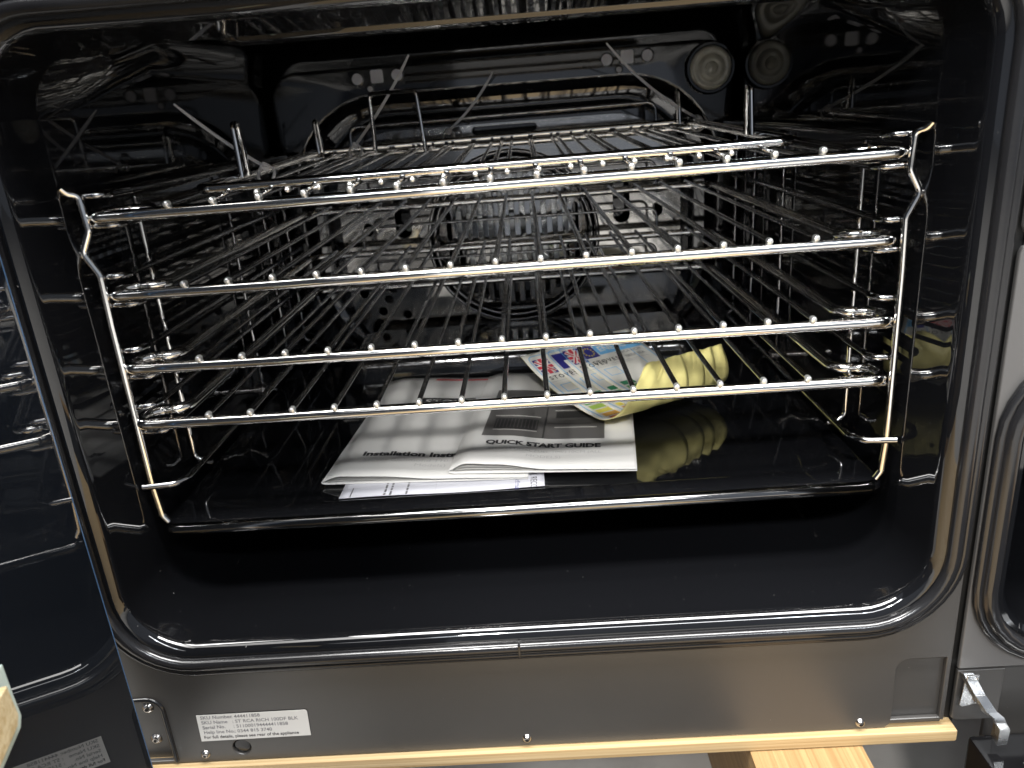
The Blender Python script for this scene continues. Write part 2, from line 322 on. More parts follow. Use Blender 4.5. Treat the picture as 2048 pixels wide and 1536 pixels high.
# fan cover sheet with slots
def oblong(cx, cy, w, h, n=7):
    r = min(w, h)/2; return rr(w/2, h/2, r*0.999, n, cx, cy)
FC = (0.002, -0.083)
slots = []
gslots = []
for i in range(-6, 7):
    x = FC[0] + i*0.0098; hh = sqrt(max(0.0, 0.066**2 - (x - FC[0])**2))
    z1, z0 = FC[1] + hh*0.97, FC[1] + 0.0020
    if z1 - z0 > 0.010: gslots.append(oblong(x, (z0 + z1)/2, 0.0046, z1 - z0))
    z1, z0 = FC[1] - 0.0045, FC[1] - hh*0.93
    if z1 - z0 > 0.008: gslots.append(oblong(x, (z0 + z1)/2, 0.0046, z1 - z0))
slots.append([(FC[0] + 0.0800*cos(2*pi*k/64), FC[1] + 0.0800*sin(2*pi*k/64)) for k in range(64)])
for sx in (-1, 1):
    slots.append(oblong(0.002 + sx*0.1010, -0.056, 0.0150, 0.040)); slots.append(oblong(0.002 + sx*0.1340, -0.045, 0.009, 0.012)); slots.append(oblong(0.002 + sx*0.1340, -0.066, 0.009, 0.012))
    pass
slots.append(oblong(0.001, 0.0140, 0.058, 0.0070))
for hx_, hz_ in ((-0.1283, -0.1440), (-0.105, -0.1490), (-0.1440, -0.1260), (-0.1333, -0.1200), (-0.1211, -0.1330), (-0.1160, -0.1230)): slots.append([(hx_ + 0.0042*cos(2*pi*k/14), hz_ + 0.0042*sin(2*pi*k/14)) for k in range(14)])
fc = plate('fan_cover', rr(0.1570, 0.1040, 0.061, 10, 0, -0.084), slots, 0.0016, 'cover', lambda x, z, d: Vector((x, 0.3425 + d, z)), ck, 0.0004)
plate('fan_guard', [(FC[0] + 0.0690*cos(2*pi*k/64), FC[1] + 0.0690*sin(2*pi*k/64)) for k in range(64)], gslots, 0.0014, 'cover', lambda x, z, d: Vector((x, 0.3420 + d - 0.007*(1 - ((x - FC[0])**2 + (z - FC[1])**2)/0.069**2), z)), fc, 0.0004)
for r_, y_ in ((0.0782, 0.3425), (0.0728, 0.3425)):
    t_ = tube('fan_ring', [(FC[0] + r_*cos(2*pi*k/60), y_, FC[1] + r_*sin(2*pi*k/60)) for k in range(60)], 0.0015, 'shaded_chrome', fc, 8, True)
# fan wheel behind the cover
fan = lathe('fan_wheel', [(0.055, 0), (0.055, 0.001), (0.014, 0.0015), (0.012, 0.006), (0.006, 0.0075)], 'zinc', ck, (FC[0], 0.3625, FC[1] + 0.01))
for k in range(14):
    a = 2*pi*k/14; c, s = cos(a), sin(a); X, Z = FC[0], FC[1] + 0.01
    vs = []
    for r0, w in ((0.020, 0.001), (0.053, 0.007)):
        for yy in (0.3505, 0.3615): vs += [(X + r0*c - w*s, yy, Z + r0*s + w*c), (X + r0*c - (w + 0.001)*s, yy, Z + r0*s + (w + 0.001)*c)]
    meshobj('blade', vs, [(0, 2, 6, 4), (1, 3, 7, 5), (0, 1, 3, 2), (4, 5, 7, 6), (0, 1, 5, 4), (2, 3, 7, 6)], 'zinc', fan, False)
# lamp and connector ports
lp = lathe('lamp_bezel', [(0.0215, 0), (0.0215, 0.004), (0.0200, 0.0062), (0.0182, 0.0062), (0.0175, 0.004)], 'rear_enamel', ck, (0.1800, 0.3345, 0.0505))
lathe('lamp_lens', [(0.0176, 0.0), (0.0176, 0.006), (0.0165, 0.0082), (0.0135, 0.0088), (0.0120, 0.0078), (0.0105, 0.0092), (0.0085, 0.0112), (0.0060, 0.0116), (0.0050, 0.0104), (0.0032, 0.0118), (0.0, 0.0122)], 'lamp', lp, (0.1800, 0.3345, 0.0505), seg=32, angle=80)
for cx_, y0 in ((-0.105, 0.0660), (0.110, 0.0655)):
    for dx, dz, r_ in ((-0.0173, 0.0000, 0.0046), (0.0173, 0.0010, 0.0046), (-0.0072, -0.0085, 0.0022)):
        p = lathe('port_rim', [(r_ + 0.0012, 0), (r_ + 0.0012, 0.0012), (r_ + 0.0002, 0.0016), (r_, 0.0006)], 'rear_enamel', ck, (cx_ + dx, 0.3345, y0 - 0.002 + dz), seg=20)
        lathe('insulation', [(r_, 0.0), (r_, 0.0011), (r_*0.8, 0.0013)], 'ceramic', p, (cx_ + dx, 0.3345, y0 - 0.002 + dz), seg=20)
    p = plate('port_rim', rr(0.0066, 0.0066, 0.002, 5, cx_, y0 - 0.001), [rr(0.0054, 0.0054, 0.0016, 5, cx_, y0 - 0.001)], 0.0016, 'rear_enamel', lambda x, z, d: Vector((x, 0.3330 + d, z)), ck, 0.0003)
    plate('insulation', rr(0.0054, 0.0054, 0.0016, 5, cx_, y0 - 0.001), [], 0.0012, 'ceramic', lambda x, z, d: Vector((x, 0.3334 + d, z)), p, 0.0002)

# side liners, studs
for s in (-1, 1):
    lathe('mount_hole', [(0.0030, 0.0), (0.0030, 0.0006), (0.0022, 0.0010), (0.0016, 0.0004), (0.0010, 0.0002)], 'screw', ck, (s*0.2046, 0.0005, -0.0220), axis='-X' if s > 0 else 'X', seg=18)
    sd = lathe('stud', [(0.0026, 0.0), (0.0026, 0.010), (0.0019, 0.0102), (0.0019, 0.0128), (0.0030, 0.0130), (0.0030, 0.0165), (0.0046, 0.0168), (0.0048, 0.0200), (0.0040, 0.0212)], 'screw', ck, (s*0.2045, 0.150, -0.1500), axis='-X' if s > 0 else 'X', seg=20)

# left door, standing open: dark glass inner face
DA = radians(13.75); dt = Vector((sin(DA), -cos(DA), 0)); dn = Vector((cos(DA), sin(DA), 0)); D0 = Vector((-0.2106, -0.0400, 0))
def mdoor(off): return lambda t, z, d: D0 + dt*t + Vector((0, 0, z)) - dn*(d + off)
door = plate('oven_door', [(0.0185, -0.3060), (0.46, -0.3060), (0.46, 0.20), (0.0185, 0.20)], [], 0.022, 'panel', mdoor(0.0045), ck, 0.003)
plate('door_glass', rr(0.221, 0.252, 0.003, 4, 0.238, -0.0530), [], 0.0040, 'glass', mdoor(0.0), door, 0.0014)
plate('glass_edge_glint', rr(0.0009, 0.251, 0.0007, 3, 0.0166, -0.0530), [], 0.0036, 'edge_glint', mdoor(0.0003), door, 0.0006)  # thin strip painted as the sky's highlight along the glass edge
box('hinge_bracket', (-0.2230, -0.0600, -0.3160), (-0.2055, YF + 0.001, -0.3085), 'zinc', ck, 0.0012)
lathe('hinge_pin', [(0.0035, 0), (0.0035, 0.008), (0.0028, 0.010), (0.001, 0.0105)], 'zinc', ck, (-0.2135, -0.0510, -0.3100), axis='Z', seg=16)

# right-hand compartment of the cooker
gapx = 0.2305
plate('right_front_panel', [(gapx, -0.2690), (0.48, -0.2690), (0.48, -0.0422), (gapx + 0.004, -0.0422), (gapx + 0.0012, -0.0432), (gapx, -0.0460)], [rr(0.120, 0.0790, 0.030, 8, 0.3640, -0.1760)], 0.0030, 'panel_grey', mfront(YF), ck, 0.0008)
plate('upper_right_panel', [(gapx, -0.0340), (gapx + 0.0012, -0.0368), (gapx + 0.004, -0.0380), (0.48, -0.0380), (0.48, 0.14), (gapx, 0.14)], [], 0.0030, 'panel_grey', mfront(YF), ck, 0.0008)
box('side_gap_backing', (0.2250, YF + 0.006, -0.31), (0.2345, YF + 0.010, 0.14), 'dark', ck); box('level_gap_backing', (0.2350, YF + 0.006, -0.0460), (0.50, YF + 0.010, -0.0340), 'dark', ck)
rc = dict(hx=0.1130, hz=0.0720, cz=-0.1755, cx=0.3610)
loft('right_cavity_liner', [loopxz(o, y, 0.030, n=8, **rc) for o, y in ((0.0075, -0.0385), (0.0060, -0.0425), (0.0030, -0.0430), (0.0005, -0.0400), (0.0, -0.034), (0.0, -0.030), (0.0, 0.30))], 'enamel', ck)
rs = bead('right_door_seal', 0.0098, -0.0430, 0.0042, ck, rad=0.030, n=8, **rc); bead('outer_bead', 0.0150, -0.0418, 0.0026, rs, rad=0.030, n=8, **rc)
plate('lower_right_panel', [(gapx + 0.0004, -0.3030), (gapx + 0.0030, -0.3050), (0.2560, -0.3050), (0.2560, -0.2712), (gapx + 0.0004, -0.2712)], [], 0.0030, 'panel', mfront(YF + 0.001), ck, 0.0010)
plate('lower_right_backing', [(0.2565, -0.3300), (0.48, -0.3300), (0.48, -0.2695), (0.2565, -0.2695)], [], 0.0030, 'panel', mfront(YF + 0.012), ck, 0.0010)
# drop-down right door lying open with its hinge arm
dd = box('lower_right_door', (0.2390, -0.40, -0.3400), (0.50, YF - 0.002, -0.3120), 'rear_enamel', ck, 0.003)
def strip(name, pts, w, th, m, parent):
    """flat bar following pts in the plane x=const; w = height in plane, th = width in x"""
    loops = []
    P = [Vector(p) for p in pts]
    for i, p in enumerate(P):
        a = P[max(0, i-1)]; b = P[min(len(P)-1, i+1)]; t = (b - a).normalized(); nrm = Vector((0, -t.z, t.y)).normalized() if abs(t.x) < 0.99 else Vector((0, 0, 1))
        ww = w[i] if isinstance(w, (list, tuple)) else w
        loops.append([p + nrm*ww/2 + Vector((-th/2, 0, 0)), p + nrm*ww/2 + Vector((th/2, 0, 0)), p - nrm*ww/2 + Vector((th/2, 0, 0)), p - nrm*ww/2 + Vector((-th/2, 0, 0))])
    return loft(name, loops, m, parent, True, True, angle=30)
ha = strip('hinge_arm', fillet([(0.2335, YF - 0.002, -0.2700), (0.2372, YF - 0.008, -0.2790), (0.2420, YF - 0.012, -0.2870), (0.2455, YF - 0.014, -0.2900), (0.2485, YF - 0.014, -0.2950), (0.2488, YF - 0.013, -0.3060)], 0.004, 4), [0.004, 0.005, 0.005, 0.005, 0.006, 0.006, 0.006, 0.006] + [0.006]*40, 0.0052, 'zinc', ck)
plate('arm_flange', [(0.2328, -0.2715), (0.2312, -0.2900), (0.2330, -0.2912), (0.2432, -0.2890), (0.2375, -0.2790)], [], 0.0012, 'zinc', mfront(YF - 0.0035), ha, 0.0003)
lathe('rivet', [(0.0020, 0), (0.0020, 0.001), (0.0012, 0.0016)], 'zinc', ha, (0.2400, YF - 0.0036, -0.2865), seg=14)
plate('hinge_hook', [(0.2318, -0.2690), (0.2382, -0.2690), (0.2382, -0.2722), (0.2318, -0.2722)], [rr(0.0018, 0.0008, 0.0005, 3, 0.2350, -0.2704)], 0.0016, 'zinc', mfront(YF - 0.006), ha, 0.0004)
strip('hinge_link', fillet([(0.2540, YF - 0.030, -0.3060), (0.2620, YF - 0.030, -0.3040), (0.2700, YF - 0.045, -0.3130), (0.2600, YF - 0.060, -0.3170)], 0.004, 4), 0.0040, 0.0030, 'zinc', ha)

# ------------------------------------------------------------------ wire side runners
LEV = [-0.0035, -0.0435, -0.0825, -0.1140]          # shelf rail heights
def runner(s):
    r = empty('shelf_runner', (s*0.2, 0, -0.175), None, 'shelf runner', 'wire runners on the oven side walls')
    off = Vector((-s*0.2, 0, 0.175))
    def T(name, pts, rad, m='chrome', fr=0.004, seg=8): return tube(name, [Vector((s*p[0], p[1], p[2])) + off for p in fillet(pts, fr, 4)], rad, m, r, seg)
    T('front_upright', [(0.2044, -0.005, 0.0105), (0.2030, -0.003, 0.0075), (0.1992, 0.0, 0.0065), (0.1985, 0.0, -0.0110), (0.2040, -0.0005, -0.0215), (0.1985, 0.0, -0.0330), (0.1992, 0.0, -0.0600), (0.1995, 0.0, -0.1500), (0.1985, 0.0005, -0.1690), (0.1960, 0.001, -0.1735)], 0.0019, fr=0.005)
    for y, m, rd in ((0.057, 'chrome', 0.00155), (0.190, 'shaded_chrome', 0.0015), (0.262, 'shaded_chrome', 0.0015), (0.318, 'shaded_chrome', 0.0017)):
        T('upright', [(0.2005, y, 0.0), (0.2005, y, -0.1590), (0.1950, y, -0.1635), (0.1900, y, -0.1640)], rd, m)
    for z in LEV:
        for x, dz, rd in ((0.1850, -0.0056, 0.0019), (0.1890, 0.0090, 0.0019)):
            T('rung', [(0.1998, 0.0035, z + dz), (x + 0.002, 0.0035, z + dz), (x, 0.010, z + dz), (x, 0.314, z + dz), (0.1998, 0.320, z + dz)], rd, 'shaded_chrome', 0.005)
    T('bottom_rung', [(0.2040, -0.002, -0.1500), (0.1890, 0.002, -0.1510), (0.1830, 0.010, -0.1510), (0.1830, 0.305, -0.1510), (0.2000, 0.318, -0.1510)], 0.0020, 'shaded_chrome', 0.006)
    T('top_rung', [(0.1998, 0.0035, 0.0045), (0.1960, 0.005, 0.0060), (0.1950, 0.012, 0.0060), (0.1950, 0.300, 0.0060), (0.2000, 0.306, 0.0060)], 0.0017, 'shaded_chrome', 0.004)
    return r
tag(runner(-1), 'chromed wire shelf runner on the left oven wall')
tag(runner(1), 'chromed wire shelf runner on the right oven wall')

# ------------------------------------------------------------------ oven shelves
P = 0.0224
def shelf_frame():
    h = [(0.0, 0.0), (0.1920, 0.0), (0.1982, 0.0060), (0.1982, 0.0160), (0.1920, 0.0220), (0.1840, 0.0220), (0.1790, 0.0270), (0.1790, 0.3140), (0.0, 0.3140)]
    right = fillet([(x, y, 0) for x, y in h], [0, 0.007, 0.007, 0.007, 0.007, 0.006, 0.006, 0.012, 0], 5)
    left = [Vector((-v.x, v.y, v.z)) for v in reversed(right)][1:-1]
    return right + left
def wire_mesh(L0, L1, r, z, endr):
    vs, fs = tube_geo([(0, L0, z), (0, (L0 + L1)/2, z), (0, L1, z)], r, 8); fm = [0]*len(fs)
    prof = [(-0.0022, 0.35), (-0.0019, 0.80), (-0.0008, 1.0), (0.0008, 1.0), (0.0020, 0.82)]; b = len(vs); n = 10
    for dy, k in prof:
        for q in range(n): vs.append(Vector((endr*k*cos(2*pi*q/n), L0 + dy, z + endr*k*sin(2*pi*q/n))))
    for i in range(len(prof) - 1):
        for q in range(n): fs.append((b + i*n + q, b + i*n + (q+1) % n, b + (i+1)*n + (q+1) % n, b + (i+1)*n + q)); fm.append(1)
    fs.append(tuple(b + q for q in range(n))); fm.append(1)
    me = bpy.data.meshes.new('wire'); me.from_pydata([tuple(v) for v in vs], [], fs); me.update()
    bm = bmesh.new(); bm.from_mesh(me); bmesh.ops.recalc_face_normals(bm, faces=bm.faces); bm.to_mesh(me); bm.free()
    for p, i in zip(me.polygons, fm): p.material_index = i
    for x in ('shaded_chrome', 'cut'): me.materials.append(M[x])
    me.shade_smooth(); me.set_sharp_from_angle(angle=radians(50)); return me
WM = wire_mesh(-0.0005, 0.3150, 0.00150, 0.0040, 0.00165)
def make_shelf():
    s = empty('oven_shelf', (0, 0, 0), None, 'oven shelf', 'chromed oven shelves')
    tube('frame', shelf_frame(), 0.0031, 'chrome', s, 14, True)
    for i in range(-7, 8):
        w = bpy.data.objects.new('wire', WM); COL.objects.link(w); w.parent = s; w.location = (i*P, random.uniform(-0.0004, 0.0004), 0)
    g = fillet([(-0.131, 0.3150, 0.001), (-0.131, 0.3165, 0.0230), (0.131, 0.3165, 0.0230), (0.131, 0.3150, 0.001)], 0.007, 5)
    tube('rear_guard', g, 0.0014, 'shaded_chrome', s, 8)
    return s
sh = make_shelf()
SH = [sh] + [dup(sh) for _ in range(3)]
spec = [((0.0, 0.0, -0.0038), (0.022, -0.0055, 0.0), 'highest of the chromed oven shelves, carrying the upturned wire trivet'),
        ((-0.0007, 0.0008, -0.0440), (0.0, 0.0, 0.0), 'chromed oven shelf directly under the highest shelf'),
        ((-0.0006, -0.0011, -0.0836), (0.0, 0.0050, 0.0), 'chromed oven shelf second from the bottom'),
        ((-0.0018, -0.0019, -0.1147), (0.0, 0.0057, 0.0), 'lowest chromed oven shelf, just above the booklets')]
for o, (l, r_, lab) in zip(SH, spec): o.location = l; o.rotation_euler = r_; o['label'] = lab

# upturned trivet on the top shelf
tv = empty('grill_trivet', (0.0, 0.020, 0.0041), 'upturned chromed wire trivet with legs in the air on the highest shelf', 'trivet')
tv.rotation_euler = (0.022, -0.0055, 0)
tp = fillet([(0, 0, 0), (0.1435, 0, 0), (0.150, 0.006, 0), (0.150, 0.250, 0), (0, 0.256, 0)], [0, 0.004, 0.006, 0.010, 0], 4)
tp = tp + [Vector((-v.x, v.y, v.z)) for v in reversed(tp)][1:-1]
tube('frame', tp, 0.0026, 'chrome', tv, 12, True)
WT = wire_mesh(0.0, 0.2570, 0.00125, -0.0034, 0.00145)
for i in range(18):
    w = bpy.data.objects.new('wire', WT); COL.objects.link(w); w.parent = tv; w.location = (-0.1352 + i*0.0159, 0, 0)
for x, y, h, w_ in ((-0.1460, 0.058, 0.029, 0.012), (0.1455, 0.058, 0.026, 0.012), (-0.1440, 0.232, 0.024, 0.012), (0.1390, 0.232, 0.024, 0.010)):
    tube('leg', fillet([(x, y, 0.0), (x - 0.0006, y + 0.002, h), (x - 0.0006, y + w_ - 0.002, h), (x, y + w_, 0.0)], 0.0028, 5), 0.00165, 'chrome', tv, 8)
tube('handle_lug', fillet([(-0.094, 0.205, 0.0), (-0.0935, 0.205, 0.040), (-0.0565, 0.185, 0.040), (-0.054, 0.185, -0.002)], 0.004, 5), 0.0017, 'chrome', tv, 8)

# ------------------------------------------------------------------ cable ties
def tie(head, tip, label, bow):
    h = Vector(head); t = empty('cable_tie', head, label, 'cable tie', 'cable ties on the upturned trivet')
    d = Vector(tip) - h; L = d.length; dr = d.normalized(); side = dr.cross(Vector((0, 1, 0))).normalized(); nr = side.cross(dr)
    loops = []
    for k in range(13):
        q = k/12; c = d*q + Vector((bow[0], bow[1], bow[2]))*4*q*(1 - q); w = 0.0009*(1 - 0.45*max(0, q - 0.85)/0.15)
        loops.append([c + side*w + nr*0.0005, c - side*w + nr*0.0005, c - side*w - nr*0.0005, c + side*w - nr*0.0005])
    loft('tail', loops, 'nylon', t, True, True)
    hd = box('head', (-0.0024, -0.0020, -0.0022), (0.0024, 0.0020, 0.0022), 'nylon', t, 0.0006); hd.rotation_euler = (0, 0.5, 0.3)
    tube('loop', [(0.0048*cos(a), 0.0018*sin(3*a), -0.0045 + 0.0050*sin(a)) for a in [2*pi*k/20 for k in range(20)]], 0.0009, 'nylon', t, 6, True)
tie((-0.1125, 0.240, 0.0125), (-0.0583, 0.200, 0.0705), 'white cable tie whose straight tail leans right in front of the left port holes', (0.002, 0, -0.001))
tie((-0.0452, 0.300, 0.0165), (-0.0043, 0.300, 0.0593), 'short white cable tie nearest the middle of the rear panel', (0.002, 0, -0.002))
tie((0.1542, 0.260, 0.0125), (0.0808, 0.220, 0.0690), 'white cable tie with long tail crossing the right port holes', (-0.003, 0, -0.003))
tie((-0.1357, 0.090, 0.0090), (-0.1818, 0.090, 0.0471), 'white cable tie with tail slanting left against the dark side wall', (0.0015, 0, -0.003))

# ------------------------------------------------------------------ printed papers on the oven floor
def quad_map(mapf, u0, v0, u1, v1, nu, nv):
    vs = []; fs = []
    for j in range(nv + 1):
        for i in range(nu + 1): vs.append(mapf(u0 + (u1 - u0)*i/nu, v0 + (v1 - v0)*j/nv))
    for j in range(nv):
        for i in range(nu): a = j*(nu + 1) + i; fs.append((a, a + 1, a + nu + 2, a + nu + 1))
    return vs, fs
def patch(name, mapf, u0, v0, u1, v1, m, parent, nu=10, nv=6):
    vs, fs = quad_map(mapf, u0, v0, u1, v1, nu, nv); return meshobj(name, vs, fs, m, parent, True, 80)
def frame_map(org, ang, zf):
    a = radians(ang); ex = Vector((cos(a), sin(a), 0)); ey = Vector((-sin(a), cos(a), 0))
    def f(lift): return lambda u, v: Vector((org[0], org[1], 0)) + ex*u + ey*v + Vector((0, 0, zf(u, v) + lift))
    return f
def lerp_prof(pts):
    def f(u):
        if u <= pts[0][0]: return pts[0][1]
        for (a, b), (c, d) in zip(pts, pts[1:]):
            if u <= c:
                t = (u - a)/(c - a); t = t*t*(3 - 2*t); return b + (d - b)*t
        return pts[-1][1]
    return f
def booklet(name, org, ang, w, h, base, hump, label, cat, taper):
    root = empty(name, (0, 0, 0), label, cat)
    ztop = lambda u, v: base + hump(u)*(1 - taper*v/h) + 0.0012*sin(3.0*v/h)*(u/w)
    F = frame_map(org, ang, ztop); G = frame_map(org, ang, lambda u, v: base)
    nu, nv = 46, 16; vs = []; fs = []
    rows = []
    for j in range(nv + 1):
        v = h*j/nv; row = []
        for i in range(9): row.append(G(0.0004)(w - (w - 0.004)*i/8, v))
        z0 = 0.0004; z1 = hump(0.0)*(1 - taper*v/h)
        for k in range(1, 8):
            a = -pi/2 - pi*k/8; row.append(G(0)(0.004 + 0.004*cos(a), v) + Vector((0, 0, (z0 + z1)/2 + (z1 - z0)/2*sin(-a - pi) if False else z0 + (z1 - z0)*(1 - cos(pi*k/8))/2)))
        for i in range(nu + 1): row.append(F(0)(0.004 + (w - 0.004)*i/nu, v))
        rows.append(row)
    n = len(rows[0]); vs = [p for r_ in rows for p in r_]
    for j in range(nv):
        for i in range(n - 1): a = j*n + i; fs.append((a, a + 1, a + n + 1, a + n))
    c = meshobj('cover', vs, fs, 'paper', root, True, 80); md = c.modifiers.new('thick', 'SOLIDIFY'); md.thickness = 0.0004; md.offset = 0
    for q, kk in ((0.30, 0.0025), (0.62, 0.0035)):
        Pm = frame_map(org, ang, lambda u, v, q=q: base + 0.0006 + (hump(u)*(1 - taper*v/h) - 0.0012)*q)
        vs, fs = quad_map(Pm(0), kk, 0.0015, w - 0.0015, h - 0.0015, 30, 4); p = meshobj('page', vs, fs, 'paper', root, True, 80)
    return root, F
# record leaflet under the booklets
lf = empty('record_leaflet', (0, 0, 0), 'flat white leaflet with sideways print sticking out under the booklets', 'leaflet')
LM = frame_map((-0.1085, 0.0215), 0.0, lambda u, v: FL + 0.0006 + 0.0004*sin(u*60))
vs, fs = quad_map(LM(0), 0.004, 0, 0.1247, 0.10, 30, 8); pg = meshobj('sheet', vs, fs, 'paper_cool', lf, True, 80); md = pg.modifiers.new('thick', 'SOLIDIFY'); md.thickness = 0.0003; md.offset = -1
for u0, wd, m_ in ((0.0865, 0.0006, 'pink'), (0.0905, 0.0040, 'lilac'), (0.0945, 0.0005, 'pink'), (0.1128, 0.0006, 'pink'), (0.1000, 0.0110, 'lilac')): patch('printed_stripe', LM(0.00025 + wd*0.001), u0, 0.0, u0 + wd, 0.098, m_, lf, 1, 8)
def rot_txt(u0, v0, lift=0.0003): return lambda a, b: LM(lift)(u0 + b, v0 - a)
text('printed_words', 'NAL RECO', 0.0056, rot_txt(0.1165, 0.0250), 'ink', lf)
text('printed_words', 'Confirmat', 0.0040, rot_txt(0.1075, 0.0150), 'blue', lf, 0.00005)
for k, u in enumerate((0.0300, 0.0335, 0.0430, 0.0530, 0.0562, 0.0594, 0.0660, 0.0692, 0.0724, 0.0780)):
    v = 0.0005
    while v < 0.032:
        L = random.uniform(0.0018, 0.0050); patch('printed_line', LM(0.0003), u, v, u + 0.0013, v + L, 'mid_ink', lf, 1, 2); v += L + 0.0010
patch('printed_line', LM(0.0003), 0.0100, 0.0005, 0.0108, 0.012, 'mid_ink', lf, 1, 3)

# installation booklet
hump1 = lerp_prof([(0, 0.0028), (0.012, 0.0056), (0.032, 0.0050), (0.075, 0.0022), (0.126, 0.0014)])
ib, F1 = booklet('installation_booklet', (-0.1190, 0.0400), -4.2, 0.126, 0.182, FL + 0.0012, hump1, 'white installation booklet with a black logo bar, lying under the quick start booklet', 'booklet', 0.35)
def at(F, u, v, lift=0.0004): return lambda a, b: F(lift)(u + a, v + b)
text('printed_title', 'Installation Instructions', 0.0086, at(F1, 0.0180, 0.0290), 'ink', ib, 0.00036, sx=1.08)
text('printed_subtitle', 'Stoves Richmond 110/100cm (All', 0.0054, at(F1, 0.0200, 0.0215), 'grey_ink', ib, sx=1.15)
text('printed_subtitle', 'Models)', 0.0054, at(F1, 0.0540, 0.0150), 'grey_ink', ib, sx=1.15)
lb_ = patch('logo_bar', F1(0.0004), 0.0370, 0.1180, 0.0780, 0.1330, 'ink', ib, 12, 6)
text('logo_words', 'STOVES', 0.0105, at(F1, 0.0405, 0.1215, 0.0007), 'paper', lb_, 0.0001, spacing=1.12, sx=1.0)
patch('red_stripe', F1(0.0004), 0.0400, 0.1745, 0.1240, 0.1775, 'red', ib, 14, 1)
# quick start booklet
hump2 = lerp_prof([(0, 0.0032), (0.011, 0.0070), (0.028, 0.0062), (0.062, 0.0022), (0.112, 0.0016)])
qb, F2 = booklet('quick_start_booklet', (-0.0410, 0.0385), -6.0, 0.112, 0.172, FL + 0.0040, hump2, 'white quick start booklet with a grey cooker picture above its title', 'booklet', 0.45)
text('printed_title', 'QUICK START GUIDE', 0.0080, at(F2, 0.0545, 0.0295), 'ink', qb, 0.00036, align='CENTER', sx=0.94)
text('printed_subtitle', 'STOVES DUAL FUEL 100/110CM (ALL', 0.0046, at(F2, 0.0560, 0.0215), 'grey_ink', qb, align='CENTER', sx=0.95)
text('printed_subtitle', 'MODELS)', 0.0050, at(F2, 0.0560, 0.0140), 'grey_ink', qb, align='CENTER', sx=1.05)
pic = patch('cooker_picture', F2(0.0004), 0.0140, 0.0425, 0.0930, 0.1300, 'photo_grey', qb, 24, 12)
for a in [(0.0530, 0.0425, 0.0540, 0.1300), (0.0140, 0.0950, 0.0930, 0.0958), (0.0545, 0.0665, 0.0930, 0.0673), (0.0200, 0.0540, 0.0490, 0.0720), (0.0600, 0.0770, 0.0900, 0.0880), (0.0180, 0.1010, 0.0490, 0.1040)]: patch('picture_detail', F2(0.0006), *a, 'photo_dark', pic, 6, 3)
for a in [(0.0190, 0.0755, 0.0500, 0.0775), (0.0200, 0.0515, 0.0490, 0.0528), (0.0600, 0.0595, 0.0880, 0.0612), (0.0590, 0.0895, 0.0900, 0.0912), (0.0180, 0.0985, 0.0500, 0.1000)]: patch('picture_detail', F2(0.0007), *a, 'photo_light', pic, 6, 1)
for k in range(12): patch('picture_detail', F2(0.0007), 0.0210 + k*0.0024, 0.0560, 0.0218 + k*0.0024, 0.0705, 'photo_grey', pic, 1, 2)

# curled energy labels
LP0 = Vector((0.0560, 0.0890, FL + 0.0112)); LA = Vector((0.831, 0.530, -0.03)).normalized(); LB = Vector((-0.556, 0.831, 0))
prof_s = [(0.094, 0.0235), (0.080, 0.0165), (0.062, 0.0100), (0.044, 0.0052), (0.026, 0.0020), (0.010, 0.0005), (-0.002, 0.0010), (-0.010, 0.0050), (-0.0135, 0.0115), (-0.0130, 0.0190), (-0.0095, 0.0265), (-0.0040, 0.0330)]
acc = [0.0]
for (a, b), (c, d) in zip(prof_s, prof_s[1:]): acc.append(acc[-1] + sqrt((a - c)**2 + (b - d)**2))
LEN = acc[-1]
def cat(p0, p1, p2, p3, t): return 0.5*((2*p1) + (-p0 + p2)*t + (2*p0 - 5*p1 + 4*p2 - p3)*t*t + (-p0 + 3*p1 - 3*p2 + p3)*t**3)
def profile(v):
    v = min(max(v, 0), LEN - 1e-7)
    i = max(k for k in range(len(acc) - 1) if acc[k] <= v); t = (v - acc[i])/(acc[i+1] - acc[i])
    g = lambda k: prof_s[min(max(k, 0), len(prof_s) - 1)]
    return tuple(cat(g(i-1)[q], g(i)[q], g(i+1)[q], g(i+2)[q], t) for q in (0, 1))
LW = 0.064
def label_map(k):
    offs = (0.0, 0.018, 0.029, 0.042)[k]; dv = (0.0, 0.002, 0.003, 0.006)[k]; lift0 = k*0.0007
    def f(lift):
        def g(u, v):
            s, hgt = profile(v); s1, h1 = profile(min(v + 0.001, LEN)); s0, h0 = profile(max(v - 0.001, 0))
            tx, tz = s1 - s0, h1 - h0; l = sqrt(tx*tx + tz*tz) or 1; nx, nz = tz/l, -tx/l      # inward (concave side) normal
            q = max(0.0, (v - LEN*0.66)/(LEN*0.34)); shear = q*q*(0.040 - 0.030*u/LW)
            fan = (0.004*(1 - v/LEN))*(k - 1.5); lf_ = lift + lift0 + q*0.0011*(sin(u*150 + k*1.9 + v*70) + 0.6*sin(u*310 - v*160 + k))
            return LP0 + LA*(offs + u*(1 - 0.10*q) + shear*0.9) + LB*(s + nx*lf_ + dv*0.3 + fan*0.2) + Vector((0, 0, hgt + nz*lf_))
        return g
    return f
lab_txt = ['lowest of the curled energy labels, red and white cross flag at its free left edge', 'second curled energy label from the bottom, plain dark blue flag square showing', 'third curled energy label from the bottom, cross flag half hidden', 'topmost curled energy label with ring of gold stars and light blue header']
